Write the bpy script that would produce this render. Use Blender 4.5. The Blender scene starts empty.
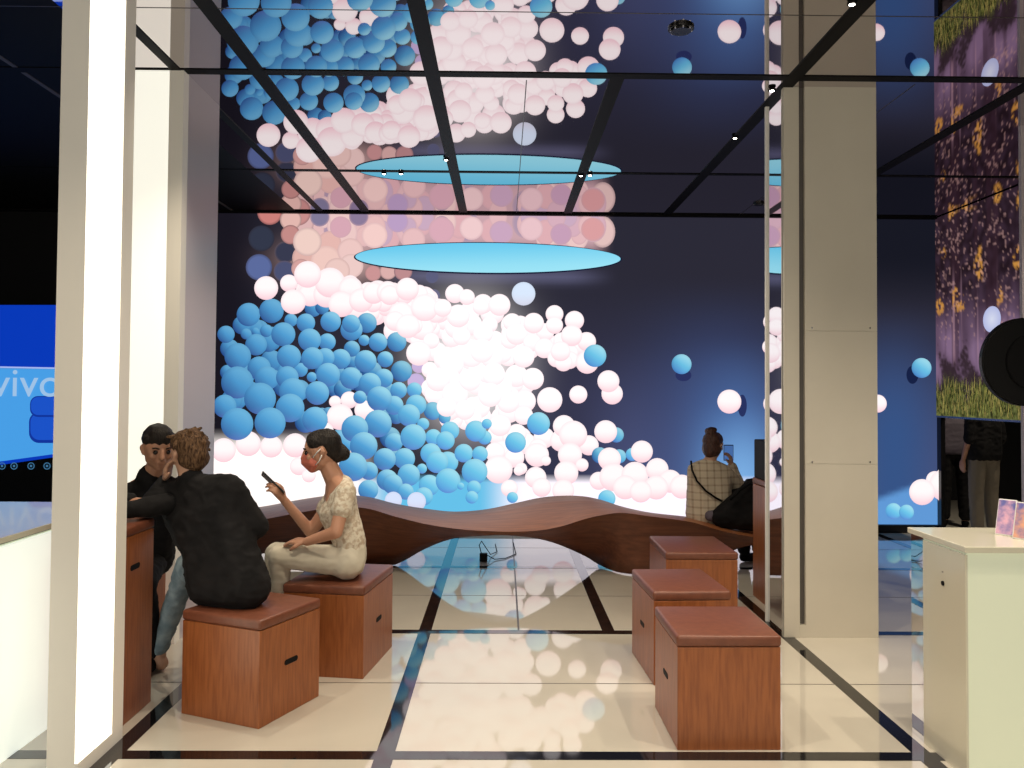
import bpy, bmesh, math, random
from mathutils import Vector, Matrix, noise
random.seed(7)
SC = bpy.context.scene
COL = SC.collection
PI = math.pi
F = 830.0
CAM = Vector((0, 0, 1.55))
ROT = (Matrix.Rotation(math.radians(-0.6), 4, 'Z') @ Matrix.Rotation(math.radians(91.5), 4, 'X')
       @ Matrix.Rotation(math.radians(0.4), 4, 'Z'))
SHY = -0.01533

def P(px, py, Y):
    """point of the world plane y = Y seen at photo pixel (px, py)"""
    d = ROT.to_3x3() @ Vector(((px - 512) / F, (-(py - 384) + SHY * 1024) / F, -1))
    return CAM + d * (Y / d.y)

# ------------------------------------------------------------------ materials
def mat(name, color, rough=.5, metal=0, spec=.5, emit=None, es=0, ior=None, coat=0):
    m = bpy.data.materials.new(name); m.use_nodes = True
    b = m.node_tree.nodes['Principled BSDF']
    b.inputs['Base Color'].default_value = (*color, 1)
    b.inputs['Roughness'].default_value = rough
    b.inputs['Metallic'].default_value = metal
    b.inputs['Specular IOR Level'].default_value = spec
    if ior: b.inputs['IOR'].default_value = ior
    if coat:
        b.inputs['Coat Weight'].default_value = coat; b.inputs['Coat Roughness'].default_value = .03
    if emit:
        b.inputs['Emission Color'].default_value = (*emit, 1); b.inputs['Emission Strength'].default_value = es
    return m

def noisy(m, c1, c2, scale=(1, 1, 1), nscale=5, detail=4, bump=0, coords='Object', lo=.35, hi=.65):
    nt = m.node_tree; N = nt.nodes; L = nt.links; b = N['Principled BSDF']
    tc = N.new('ShaderNodeTexCoord'); mp = N.new('ShaderNodeMapping'); mp.inputs['Scale'].default_value = scale
    no = N.new('ShaderNodeTexNoise'); no.inputs['Scale'].default_value = nscale; no.inputs['Detail'].default_value = detail
    cr = N.new('ShaderNodeValToRGB')
    cr.color_ramp.elements[0].color = (*c1, 1); cr.color_ramp.elements[1].color = (*c2, 1)
    cr.color_ramp.elements[0].position = lo; cr.color_ramp.elements[1].position = hi
    L.new(tc.outputs[coords], mp.inputs[0]); L.new(mp.outputs[0], no.inputs['Vector'])
    L.new(no.outputs['Fac'], cr.inputs[0]); L.new(cr.outputs[0], b.inputs['Base Color'])
    if bump:
        bp = N.new('ShaderNodeBump'); bp.inputs['Strength'].default_value = bump; bp.inputs['Distance'].default_value = .01
        L.new(no.outputs['Fac'], bp.inputs['Height']); L.new(bp.outputs[0], b.inputs['Normal'])
    return m

def lin(c):
    return tuple(((x / 12.92) if x <= .04045 else ((x + .055) / 1.055) ** 2.4) for x in c)

def attr_emit(name, strength):
    m = bpy.data.materials.new(name); m.use_nodes = True
    nt = m.node_tree; nt.nodes.clear()
    o = nt.nodes.new('ShaderNodeOutputMaterial'); e = nt.nodes.new('ShaderNodeEmission')
    a = nt.nodes.new('ShaderNodeAttribute'); a.attribute_name = 'Col'
    e.inputs['Strength'].default_value = strength
    nt.links.new(a.outputs['Color'], e.inputs['Color']); nt.links.new(e.outputs[0], o.inputs[0])
    return m

M = {}
M['tile'] = noisy(mat('cream_glossy_tile', (.7, .64, .52), .035, ior=2.05), (.55, .515, .445), (.60, .56, .485), nscale=1.3)
M['black_strip'] = mat('black_gloss_stone', (.006, .006, .007), .05, ior=1.8)
M['seam'] = mat('dark_grout', (.05, .04, .035), .4)
M['ceil'] = mat('smoked_mirror', (.66, .61, .62), .015, metal=1)
M['black'] = mat('matte_black', (.005, .005, .006), .6, spec=.12)
M['black_satin'] = mat('satin_black', (.008, .008, .009), .3)
M['darkwall'] = mat('dark_wall_paint', (.006, .006, .008), .6)
M['wood'] = noisy(mat('orange_brown_wood', (.3, .1, .03), .38), (.24, .070, .020), (.34, .108, .032), scale=(14, 14, 1.2), nscale=5, detail=6)
M['wood_bench'] = noisy(mat('bench_veneer', (.3, .1, .03), .42), (.34, .115, .042), (.46, .17, .065), scale=(.7, 9, 9), nscale=4, detail=6)
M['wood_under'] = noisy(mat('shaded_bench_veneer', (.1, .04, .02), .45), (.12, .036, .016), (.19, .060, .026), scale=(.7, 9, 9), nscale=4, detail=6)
M['leather'] = noisy(mat('brown_leather', (.22, .07, .03), .42), (.15, .046, .024), (.185, .060, .031), nscale=30, bump=.05)
M['beige'] = noisy(mat('beige_panel_paint', (.6, .54, .43), .45), (.64, .60, .52), (.67, .63, .55), nscale=2)
M['white_frame'] = mat('warm_white_frame_glow', (.80, .76, .68), .4, emit=(1, .93, .8), es=.10)  # faint emission added to brighten the frames, which are no lamps
M['lav'] = mat('lavender_tinted_panel', (.62, .56, .62), .35)  # pillar side: lavender light from the big screen put into the colour
M['mirror'] = mat('edge_mirror', (.8, .8, .82), .02, metal=1)
M['light'] = mat('lightbox_face', (.9, .88, .8), .5, emit=(1, .95, .80), es=2.2)
M['light_dim'] = mat('lightbox_face_dim', (.9, .9, .8), .5, emit=(1, .98, .87), es=.78)
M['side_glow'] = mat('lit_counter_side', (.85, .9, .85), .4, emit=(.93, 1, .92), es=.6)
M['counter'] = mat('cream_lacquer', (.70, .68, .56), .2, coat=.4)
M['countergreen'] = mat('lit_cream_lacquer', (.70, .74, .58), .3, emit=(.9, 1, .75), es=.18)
M['metal'] = mat('brushed_metal', (.5, .5, .52), .25, metal=1)
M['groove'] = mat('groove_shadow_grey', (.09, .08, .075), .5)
M['spot'] = mat('downlight_lens', (1, 1, 1), .5, emit=(1, .93, .8), es=14)
M['skin'] = noisy(mat('warm_skin', (.5, .25, .16), .5), (.46, .23, .145), (.53, .275, .18), nscale=9)
M['skin2'] = noisy(mat('pale_skin', (.55, .32, .22), .5), (.50, .28, .19), (.58, .34, .24), nscale=9)
M['hair_black'] = noisy(mat('black_hair', (.01, .008, .007), .55, spec=.25), (.006, .005, .005), (.022, .016, .013), scale=(30, 30, 4), nscale=6, bump=.6)
M['hair_brown'] = noisy(mat('brown_hair', (.1, .05, .025), .7, spec=.2), (.035, .017, .009), (.17, .095, .05), scale=(24, 24, 6), nscale=5, bump=.8)
M['hair_dark'] = noisy(mat('dark_brown_hair', (.05, .02, .012), .5), (.03, .012, .008), (.10, .035, .022), scale=(24, 24, 6), nscale=5, bump=.8)
M['jacket'] = noisy(mat('black_cloth', (.008, .008, .009), .85, spec=.2), (.005, .005, .006), (.013, .012, .013), nscale=9, bump=.25)
M['jeans'] = noisy(mat('pale_jeans', (.2, .28, .33), .8), (.14, .2, .24), (.27, .34, .38), nscale=18, bump=.2)
M['cream_cloth'] = noisy(mat('cream_trousers', (.6, .55, .45), .8), (.55, .50, .40), (.66, .61, .51), nscale=7, bump=.3)
M['lace'] = noisy(mat('cream_lace', (.6, .52, .42), .8), (.50, .40, .30), (.70, .64, .53), nscale=45, detail=5, bump=.5, lo=.42, hi=.56)
M['mask'] = mat('coral_mask', (.62, .17, .12), .6)
M['white'] = mat('white_plastic', (.8, .8, .8), .4)
M['eye'] = mat('dark_eye', (.015, .01, .008), .15)
M['beige_trousers'] = mat('stone_trousers', (.20, .17, .13), .8)
M['grey_cloth'] = mat('grey_violet_cloth', (.12, .10, .13), .8)

def plaid():
    m = mat('beige_plaid', (.5, .42, .3), .85)
    nt = m.node_tree; N = nt.nodes; L = nt.links; b = N['Principled BSDF']
    tc = N.new('ShaderNodeTexCoord'); sep = N.new('ShaderNodeSeparateXYZ'); L.new(tc.outputs['Object'], sep.inputs[0])
    outs = []
    for ax in ('X', 'Z'):
        mu = N.new('ShaderNodeMath'); mu.operation = 'MULTIPLY'; mu.inputs[1].default_value = 16
        fr = N.new('ShaderNodeMath'); fr.operation = 'FRACT'
        gt = N.new('ShaderNodeMath'); gt.operation = 'GREATER_THAN'; gt.inputs[1].default_value = .76
        L.new(sep.outputs[ax], mu.inputs[0]); L.new(mu.outputs[0], fr.inputs[0]); L.new(fr.outputs[0], gt.inputs[0]); outs.append(gt)
    ad = N.new('ShaderNodeMath'); ad.operation = 'ADD'
    L.new(outs[0].outputs[0], ad.inputs[0]); L.new(outs[1].outputs[0], ad.inputs[1])
    h = N.new('ShaderNodeMath'); h.operation = 'MULTIPLY'; h.inputs[1].default_value = .5; L.new(ad.outputs[0], h.inputs[0])
    cr = N.new('ShaderNodeValToRGB'); cr.color_ramp.elements[0].color = (.64, .55, .42, 1); cr.color_ramp.elements[1].color = (.36, .27, .19, 1)
    L.new(h.outputs[0], cr.inputs[0]); L.new(cr.outputs[0], b.inputs['Base Color'])
    return m
M['plaid'] = plaid()

# ------------------------------------------------------------------ object helpers
def tag(o, label=None, cat=None, group=None, kind=None):
    if label: o['label'] = label
    if cat: o['category'] = cat
    if group: o['group'] = group
    if kind: o['kind'] = kind
    return o

def empty(name, loc, label, cat, rz=0, group=None):
    o = bpy.data.objects.new(name, None); COL.objects.link(o)
    o.location = loc; o.rotation_euler = (0, 0, rz); o.empty_display_size = .1
    return tag(o, label, cat, group)

def mesh(name, verts, faces, m, parent=None, smooth=False, cols=None):
    me = bpy.data.meshes.new(name); me.from_pydata([tuple(v) for v in verts], [], faces)
    if m: me.materials.append(m)
    if smooth: me.polygons.foreach_set('use_smooth', [True] * len(me.polygons))
    if cols:
        a = me.color_attributes.new('Col', 'FLOAT_COLOR', 'POINT')
        a.data.foreach_set('color', [x for c in cols for x in (*c, 1.0)])
    me.update()
    o = bpy.data.objects.new(name, me); COL.objects.link(o)
    if parent: o.parent = parent
    return o

def bm_obj(name, bm, m, parent=None, smooth=False):
    me = bpy.data.meshes.new(name); bm.to_mesh(me); bm.free()
    if m: me.materials.append(m)
    if smooth: me.polygons.foreach_set('use_smooth', [True] * len(me.polygons))
    o = bpy.data.objects.new(name, me); COL.objects.link(o)
    if parent: o.parent = parent
    return o

def bm_box(bm, a, b, bevel=0, seg=2):
    r = bmesh.ops.create_cube(bm, size=1)
    vs = r['verts']
    for v in vs:
        v.co = Vector((a[i] + (b[i] - a[i]) * (v.co[i] + .5) for i in range(3)))
    if bevel:
        es = list({e for v in vs for e in v.link_edges})
        bmesh.ops.bevel(bm, geom=es, offset=bevel, segments=seg, affect='EDGES', profile=.5)

def box(name, a, b, m, parent=None, bevel=0, seg=2, smooth=False):
    bm = bmesh.new(); bm_box(bm, a, b, bevel, seg)
    return bm_obj(name, bm, m, parent, smooth)

def boxes(name, lst, m, parent=None, bevel=0):
    bm = bmesh.new()
    for a, b in lst: bm_box(bm, a, b, bevel)
    return bm_obj(name, bm, m, parent)

def cyl(name, c, r, h, m, parent=None, seg=24, r2=None, axis='Z', bevel=0):
    bm = bmesh.new()
    bmesh.ops.create_cone(bm, cap_ends=True, segments=seg, radius1=r, radius2=r if r2 is None else r2, depth=h)
    if bevel:
        es = [e for e in bm.edges if len(e.link_faces) == 2 and any(len(f.verts) > 4 for f in e.link_faces)]
        bmesh.ops.bevel(bm, geom=es, offset=bevel, segments=2, affect='EDGES')
    if axis == 'Y': bmesh.ops.rotate(bm, verts=bm.verts, matrix=Matrix.Rotation(PI / 2, 3, 'X'))
    if axis == 'X': bmesh.ops.rotate(bm, verts=bm.verts, matrix=Matrix.Rotation(PI / 2, 3, 'Y'))
    bmesh.ops.translate(bm, verts=bm.verts, vec=c)
    return bm_obj(name, bm, m, parent)

def tube(name, pts, r, m, parent=None, seg=8):
    verts = []; faces = []
    pts = [Vector(p) for p in pts]
    for i, p in enumerate(pts):
        t = (pts[min(i + 1, len(pts) - 1)] - pts[max(i - 1, 0)]).normalized()
        u = t.orthogonal().normalized() if i == 0 else (u - t * u.dot(t)).normalized()
        w = t.cross(u)
        for k in range(seg):
            a = 2 * PI * k / seg
            verts.append(p + (u * math.cos(a) + w * math.sin(a)) * r)
    for i in range(len(pts) - 1):
        for k in range(seg):
            faces.append((i * seg + k, i * seg + (k + 1) % seg, (i + 1) * seg + (k + 1) % seg, (i + 1) * seg + k))
    faces.append(tuple(range(seg))[::-1]); faces.append(tuple(range((len(pts) - 1) * seg, len(pts) * seg)))
    return mesh(name, verts, faces, m, parent, True)

def struct(o):
    o['kind'] = 'structure'; return o

_ico = None
def ico():
    global _ico
    if _ico is None:
        bm = bmesh.new(); bmesh.ops.create_icosphere(bm, subdivisions=2, radius=1)
        _ico = [v.co.copy() for v in bm.verts]; bm.free()
    return _ico

def blob(name, prims, m, parent=None, voxel=.008, smooth=4, wr=None):
    """union of convex hulls of spheres -> one continuous surface"""
    bm = bmesh.new()
    for pr in prims:
        vs = []
        for c, r in pr:
            c = Vector(c)
            rr = r if isinstance(r, (tuple, list)) else (r, r, r)
            for v in ico():
                vs.append(bm.verts.new((c.x + v.x * rr[0], c.y + v.y * rr[1], c.z + v.z * rr[2])))
        res = bmesh.ops.convex_hull(bm, input=vs, use_existing_faces=False)
        junk = list({g for g in res['geom_interior'] + res['geom_unused'] if isinstance(g, bmesh.types.BMVert) and g.is_valid})
        if junk: bmesh.ops.delete(bm, geom=junk, context='VERTS')
    bmesh.ops.recalc_face_normals(bm, faces=bm.faces)
    o = bm_obj(name, bm, m)
    md = o.modifiers.new('r', 'REMESH'); md.mode = 'VOXEL'; md.voxel_size = voxel; md.use_smooth_shade = True
    if smooth:
        s = o.modifiers.new('s', 'SMOOTH'); s.factor = .5; s.iterations = smooth
    bpy.context.view_layer.update()
    dg = bpy.context.evaluated_depsgraph_get()
    me = bpy.data.meshes.new_from_object(o.evaluated_get(dg))
    if wr is None and name in ('jacket', 'trousers', 'jeans', 'lace_top', 'plaid_shirt', 'top', 'bag_body', 'pouch'): wr = .007 if m in (M['jacket'], M['jeans']) else .0035
    if wr:
        nrm = [v.normal.copy() for v in me.vertices]; cos = [v.co.copy() for v in me.vertices]
        for v, c, nr in zip(me.vertices, cos, nrm):
            n = noise.noise(Vector((c.x * 9, c.y * 9, c.z * 16))) + .5 * noise.noise(Vector((c.x * 22 + 5, c.y * 22, c.z * 34)))
            v.co = c + nr * max(-.15, .75 - abs(n) * 2.0) * wr
    me.materials.clear(); me.materials.append(m)
    me.polygons.foreach_set('use_smooth', [True] * len(me.polygons))
    o.modifiers.clear(); old = o.data; o.data = me; bpy.data.meshes.remove(old)
    if parent:
        o.data.transform(Matrix.Translation(-parent.location)); o.parent = parent
    return o

# ------------------------------------------------------------------ shell
XL, XR, YN, YF, H = -7.0, 9.0, -3.0, 12.0, 3.51
WY = 9.2
struct(box('floor', (XL, YN, -.1), (XR, YF, 0), M['tile']))
sx = [-4.0, -2.85, -1.70, -.47, .66, 1.80, 2.95, 4.1]
def strips(name, lst, m): return struct(boxes(name, lst, m))
fl = [((x - .04, YN, 0), (x + .04, YF, .0015)) for x in (-4.0, -1.635, -.49, 1.81, 4.1)]
fl += [((.69 - .04, 5.36, 0), (.69 + .04, YF, .0015))]
fl += [((XL, y - .04, 0), (XR, y + .04, .0014)) for y in (3.56, 5.36, 7.3, 1.7)]
strips('trim_1', fl, M['black_strip'])
fs = [((XL, y - .003, 0), (XR, y + .003, .0009)) for y in (4.43, 2.6, 6.3, 8.2)]
fs += [((.105, 5.36, 0), (.117, WY, .001))]
strips('trim_2', fs, M['seam'])
struct(box('ceiling', (-2.30, YN, H), (XR, YF, H + .1), M['ceil']))
struct(box('ceiling', (XL, YN, H), (-2.30, YF, H + .1), M['black']))
struct(box('trim_8', (-3.02, YN, H - .004), (-2.99, WY, H), M['groove']))
cl = [((x - .045, YN, H - .006), (x + .045, WY, H)) for x in (-1.535, -.455, 1.80, 3.32)]
cl += [((-2.03 - .03, YN, H - .006), (-2.03 + .03, WY, H))]
cl += [((.70 - .045, 5.1, H - .006), (.70 + .045, WY, H))]
strips('trim_3', cl, M['black'])
cc = [((XL, y - .04, H - .005), (XR, y + .04, H)) for y in (2.9, 5.11)] + [((XL, 7.40, H - .005), (XR, 7.45, H)), ((XL, WY - .06, H - .02), (4.83, WY - .0, H))]
strips('trim_4', cc, M['black'])
cs = [((.13, 5.2, H - .001), (.137, WY, H)), ((XL, 4.25, H - .001), (XR, 4.257, H)), ((2.6, 5.2, H - .001), (2.607, WY, H))]
strips('trim_5', cs, M['seam'])
struct(box('wall_back', (XL, WY + .03, 0), (4.86, WY + .2, H), M['darkwall']))
struct(box('wall_far', (4.86, YF, 0), (XR, YF + .1, H), M['darkwall']))
struct(box('wall_left', (XL - .1, YN, 0), (XL, WY + .2, H), M['darkwall']))
struct(box('wall_right', (XR, YN, 0), (XR + .1, YF, H), M['darkwall']))
struct(box('wall_front', (XL, YN - .1, 0), (XR, YN, H), M['darkwall']))
struct(box('baseboard_back', (-3.6, WY - .03, 0), (4.83, WY + .03, .085), M['black_satin']))

# ------------------------------------------------------------------ the big LED screen with its picture of balls
def mix(a, b, t):
    t = max(0, min(1, t)); return tuple(x + (y - x) * t for x, y in zip(a, b))
def ss(a, b, x):
    t = max(0, min(1, (x - a) / (b - a))); return t * t * (3 - 2 * t)
SX0, SX1, SZ0, SZ1 = -3.55, 4.83, .09, H - .02
verts, faces, cols = [], [], []
def pix(X, Z):      # picture coordinates used to lay out the screen image
    return 503 + X * F / WY, 390 - (Z - 1.55) * F / WY
def bgcol(px, py):
    dark = lin((.17, .165, .215)); left = lin((.10, .09, .125))
    c = mix(left, dark, ss(225, 300, px))
    c = mix(c, lin((.21, .21, .30)), ss(270, 420, py) * ss(420, 520, px))
    c = mix(c, lin((.31, .34, .50)), .75 * ss(330, 480, py) * ss(560, 640, px))
    g = math.exp(-((px - 735) / 38) ** 2)
    c = mix(c, lin((.40, .62, .90)), g * ss(330, 480, py) * .95)
    c = mix(c, lin((.24, .32, .52)), math.exp(-((px - 720) / 70) ** 2) * ss(270, 400, py) * .55)
    c = mix(c, lin((.21, .33, .53)), math.exp(-((px - 895) / 45) ** 2) * ss(290, 440, py) * .95)
    c = mix(c, lin((.06, .07, .11)), ss(800, 860, px) * (1 - ss(250, 330, py)) * .8)
    c = mix(c, lin((.52, .73, .93)), .9 * math.exp(-((px - 742) / 34) ** 2) * ss(395, 500, py))
    # hazy peach band above the skylight
    h = ss(285, 320, px) * (1 - ss(590, 612, px)) * (1 - ss(236, 262, py))
    c = mix(c, lin((.86, .70, .73)), h * .85)
    c = mix(c, lin((.93, .76, .74)), math.exp(-((px - 335) / 42) ** 2 - ((py - 262) / 20) ** 2) * .85)
    # lavender glow just under the skylight
    c = mix(c, lin((.42, .42, .55)), .6 * math.exp(-((py - 276) / 7) ** 2) * ss(380, 420, px) * (1 - ss(560, 620, px)))
    # picture floor
    fy = 474 if px < 700 else 474 + 0 * px
    if px > 840: fy = 506 - (px - 840) * .36
    f = ss(fy, fy + 9, py)
    fc = mix(lin((.40, .76, .92)), (1.1, 1.02, 1.12), ss(478, 530, px))
    fc = mix(fc, lin((.38, .60, .84)), ss(740, 860, px))
    fc = mix((1.15, 1.02, 1.02), fc, ss(340, 400, px))
    c = mix(c, fc, f)
    c = mix(c, (1.2, 1.1, 1.05), ss(430, 455, py) * (1 - ss(325, 385, px)))
    # brilliant pink-white heart of the picture
    c = mix(c, (1.02, .96, .96), math.exp(-((px - 470) / 42) ** 2 - ((py - 365) / 52) ** 2) * 1.3)
    return c
NX, NZ = 170, 70
for j in range(NZ + 1):
    for i in range(NX + 1):
        X = SX0 + (SX1 - SX0) * i / NX; Z = SZ0 + (SZ1 - SZ0) * j / NZ
        verts.append((X, WY, Z)); cols.append(bgcol(*pix(X, Z)))
for j in range(NZ):
    for i in range(NX):
        a = j * (NX + 1) + i; faces.append((a, a + 1, a + NX + 2, a + NX + 1))
layer = [0]
def disc(cx, cy, rx, ry, colfn, rings=(0, .45, .75, .92, 1), seg=28):
    layer[0] += 1
    y = WY - .002 - layer[0] * .00006
    b = len(verts)
    X0 = (cx - 503) * WY / F; Z0 = 1.55 - (cy - 390) * WY / F; k = WY / F
    verts.append((min(SX1, max(SX0, X0)), y, min(SZ1, max(SZ0, Z0)))); cols.append(colfn(0, 0))
    for r in rings[1:]:
        for s in range(seg):
            a = 2 * PI * s / seg; u, v = math.cos(a) * r, math.sin(a) * r
            verts.append((min(SX1, max(SX0, X0 + u * rx * k)), y, min(SZ1, max(SZ0, Z0 + v * ry * k))))
            cols.append(colfn(u, v))
    for s in range(seg): faces.append((b, b + 1 + s, b + 1 + (s + 1) % seg))
    for q in range(len(rings) - 2):
        for s in range(seg):
            p0 = b + 1 + q * seg; p1 = p0 + seg
            faces.append((p0 + s, p1 + s, p1 + (s + 1) % seg, p0 + (s + 1) % seg))
def blue(cx, cy, r, dim=None):
    dk = .62 * (1 - ss(225, 330, cx)) * (1 - ss(370, 470, cy)) + .1 if dim is None else dim
    cy_ = ss(380, 440, cx)
    top = mix(lin((.47, .76, .91)), lin((.68, .92, .97)), ss(250, 400, cx)); midc = mix(lin((.33, .64, .85)), lin((.44, .79, .93)), cy_)
    bot = mix(lin((.26, .42, .66)), lin((.34, .60, .88)), cy_); low = lin((.50, .58, .90))
    def fn(u, v):
        l = .62 * v + .38 * u
        c = mix(midc, top, l * 1.35) if l > 0 else mix(midc, bot, -l * 1.3)
        if v < -.6: c = mix(c, low, (-v - .6) * 1.2 * ss(330, 430, cy))
        rr = math.hypot(u, v)
        c = mix(c, lin((.10, .22, .48)), dk * (.25 + .6 * max(0, -u * .8 - v * .3)) + .15 * ss(.8, 1, rr))
        return c
    disc(cx, cy, r, r, fn)
def pink(cx, cy, r, k=None, tint=None):
    if k is None: k = 1.0 + .14 * math.exp(-((cx - 480) / 90) ** 2 - ((cy - 370) / 90) ** 2)
    top = (1.06 * k, .98 * k, .98 * k) if tint is None else lin(tint)
    bot = mix(lin((1.0, .82, .86)), (1.1, .9, .92), (k - 1) * 2) if tint is None else mix(lin(tint), lin((.85, .6, .62)), .3)
    q = .8 - .35 * math.exp(-((cx - 480) / 75) ** 2 - ((cy - 370) / 80) ** 2)
    def fn(u, v):
        c = mix(top, bot, q * ss(.0, 1, -v * .8 + .25 * math.hypot(u, v)))
        return mix(c, lin((.93, .74, .80)) if tint is None else lin(tuple(x * .85 for x in tint)), .40 * q * ss(.82, 1, math.hypot(u, v)))
    disc(cx, cy, r, r, fn)
def flat(cx, cy, r, c, soft=None, sq=1.0):
    cc = lin(c); bg = bgcol(cx, cy); cc = mix(cc, bg, .22) if cx > 285 else cc; ed = mix(cc, bg, .55)
    disc(cx, cy, r * 1.08, r * sq * 1.08, lambda u, v: mix(cc, ed, ss(.8, 1, math.hypot(u, v))), rings=(0, .8, .9, 1))
# soft out-of-focus reflections at the top of the picture
for i in range(70):
    x = random.uniform(300, 606); y = random.uniform(214, 238)
    c = random.choice([(.90, .70, .72), (.80, .68, .78), (.93, .76, .75), (.96, .82, .80), (.66, .58, .68), (.86, .70, .76), (.92, .75, .76)])
    flat(x, y, random.uniform(7, 12), c, sq=1.25)
for x, y, r, c in [(268, 214, 11.5, (.80, .50, .48)), (296, 214, 12, (.86, .60, .58)), (289, 221, 10, (.99, .80, .76)), (260, 240, 12, (.20, .22, .29)),
                   (284, 253.7, 10, (.22, .23, .31)), (258, 269, 12.2, (.36, .42, .62)), (283.5, 273, 10, (.30, .32, .45)), (289, 236, 9, (.85, .60, .58)),
                   (304, 259, 12, (.93, .74, .70)), (328, 244, 11, (.93, .74, .70)), (325, 262, 14, (.97, .82, .78)), (306, 243, 13.3, (1, .87, .82)), (339, 228, 10, (.86, .66, .72)),
                   (349, 252, 12, (.97, .82, .80)), (373, 236, 12, (1, .85, .82)), (396, 222, 10, (.72, .62, .80)), (318, 218, 9, (.38, .42, .58)), (357, 217, 9, (.45, .42, .58)),
                   (350, 267, 11.3, (.97, .84, .82)), (372, 274, 7.5, (.86, .62, .62)), (387, 272, 7.8, (.95, .76, .74)), (402, 272, 8.5, (.82, .60, .60)), (336, 272, 12, (.97, .83, .80)),
                   (300, 270, 9, (.90, .68, .66)), (431, 277, 6, (.36, .37, .50)), (433, 296, 6, (.45, .44, .58)),
                   (412, 240, 11, (.95, .78, .78)), (440, 230, 12, (.88, .68, .74)), (470, 228, 11, (.98, .84, .84)), (500, 232, 11, (.80, .66, .78)), (530, 228, 11, (.95, .80, .82)), (560, 233, 10, (.78, .62, .74)), (592, 228, 11, (.88, .62, .62))]:
    flat(x, y, r, c)
# skylight ellipse
disc(487, 258, 134.5, 16.2, lambda u, v: lin((.10, .12, .22)), rings=(0, 1), seg=72)
disc(487, 257.6, 133, 15, lambda u, v: mix(lin((.42, .80, .94)), lin((.62, .90, .97)), .5 - .6 * v + .2 * u), rings=(0, .5, 1), seg=72)
# lavender and dim balls at the back
for x, y, r in [(418.6, 366.8, 7), (416, 382.5, 8.5)]: pink(x, y, r, tint=(.80, .72, .88))
# dense drift of bright balls
poly = [(300, 288), (350, 285), (400, 292), (450, 300), (490, 305), (520, 325), (575, 335), (585, 350), (560, 360), (530, 352), (522, 375), (530, 395), (512, 412), (528, 440), (505, 476), (492, 462), (500, 440), (488, 415), (455, 425), (432, 400), (425, 370), (405, 340), (360, 310), (310, 305)]
def inside(x, y):
    c = False; n = len(poly)
    for i in range(n):
        x1, y1 = poly[i]; x2, y2 = poly[(i + 1) % n]
        if (y1 > y) != (y2 > y) and x < (x2 - x1) * (y - y1) / (y2 - y1) + x1: c = not c
    return c
n = 0
while n < 170:
    x = random.uniform(300, 590); y = random.uniform(285, 480)
    if inside(x, y): pink(x, y, random.uniform(8, 12.5)); n += 1
# dim blues behind the near blues
for i in range(60):
    t = random.random(); x = random.uniform(228, 400); y = 330 + (x - 228) * .35 + random.uniform(-12, 70)
    blue(x, min(y, 430 if x < 330 else 470), random.uniform(7, 11), dim=.95)
PK = [(266, 290, 11.9), (288.4, 285, 8.7), (310, 296, 12), (326, 296, 13), (293.2, 303.5, 12.5), (329.4, 284, 15), (307, 276, 13.4), (350, 290, 12), (341, 305.5, 13), (360.6, 301.6, 12), (373, 294, 11), (387, 293, 11),
      (389, 296, 10), (418.5, 294, 8.5), (406.6, 290, 11.5), (424, 308.5, 13.5), (442, 308.5, 9), (454, 294, 9.6), (466, 297.5, 8), (480, 306.7, 8.3), (394.7, 322, 10), (407.5, 327, 12), (431, 341.5, 8), (418.5, 354, 12.4),
      (498.6, 305, 11), (511.5, 322.3, 9), (516, 334, 11), (553.8, 313.7, 8.9), (544.5, 332, 9), (533, 323, 10.3), (553.8, 325, 8.6), (586, 341, 9.5), (573.8, 320, 9.6), (571, 335.2, 10.7), (531.6, 342.4, 9), (543.8, 348, 10),
      (556, 358, 9), (569, 359.6, 9), (563, 362, 9), (560, 351, 10), (523, 356.7, 11), (586.6, 361.7, 11.5), (611.8, 393, 10.7), (608, 380.6, 11), (578, 394, 9), (532.6, 378.7, 11), (549.5, 399.5, 12.6), (524.7, 401, 11),
      (508, 402, 11), (523.4, 415, 9.5), (544, 437.3, 10.5), (538, 447, 9), (517, 433.4, 9.8), (561, 440, 11), (563.8, 425.6, 11), (588.6, 444.5, 10), (573, 434, 14), (605.5, 430.8, 11.4), (514.6, 457, 10), (537, 454.3, 12),
      (546, 460, 5), (521.5, 468, 6), (536, 476.8, 10.7), (542, 486.5, 9.5), (570, 454, 12), (582, 464, 6.5), (566.4, 472, 12), (563.5, 489.5, 11), (495.5, 452, 10), (499, 469, 14), (510, 487.5, 8.5), (519, 470, 5),
      (438, 380, 12), (455, 395, 13), (470, 380, 11), (447, 407, 10), (490, 395, 12), (500, 425, 11), (465, 410, 10),
      (226.5, 451.6, 12), (250.6, 445, 12.4), (273.4, 447.7, 11), (297, 446.4, 12), (301, 467, 9), (336, 402.8, 6), (350, 401, 8.5), (341, 417.8, 13), (365, 411, 9.7), (311, 476, 7), (326, 432, 9)]
BL = [(599.6, 454.3, 8, .9), (619, 455.3, 7, .5), (632, 453.3, 6.5), (616, 434, 7.6, .7)]
PK2 = [(609.4, 458, 11.5), (641.6, 450.4, 11), (598.6, 479.7, 9), (613.3, 476, 14), (634.8, 474, 13.5), (657, 468, 11.3), (670, 479.7, 11.5), (681.6, 485, 12), (656, 486, 12), (625, 486, 12), (640.6, 490, 11), (605.5, 430.8, 11.4),
       (729, 400, 12), (772, 320, 9), (774, 402, 11), (770, 345, 8), (878, 401, 9), (935, 477, 9), (945, 482, 16), (922, 489, 13), (780, 462, 12), (800, 470, 13)]
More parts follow.
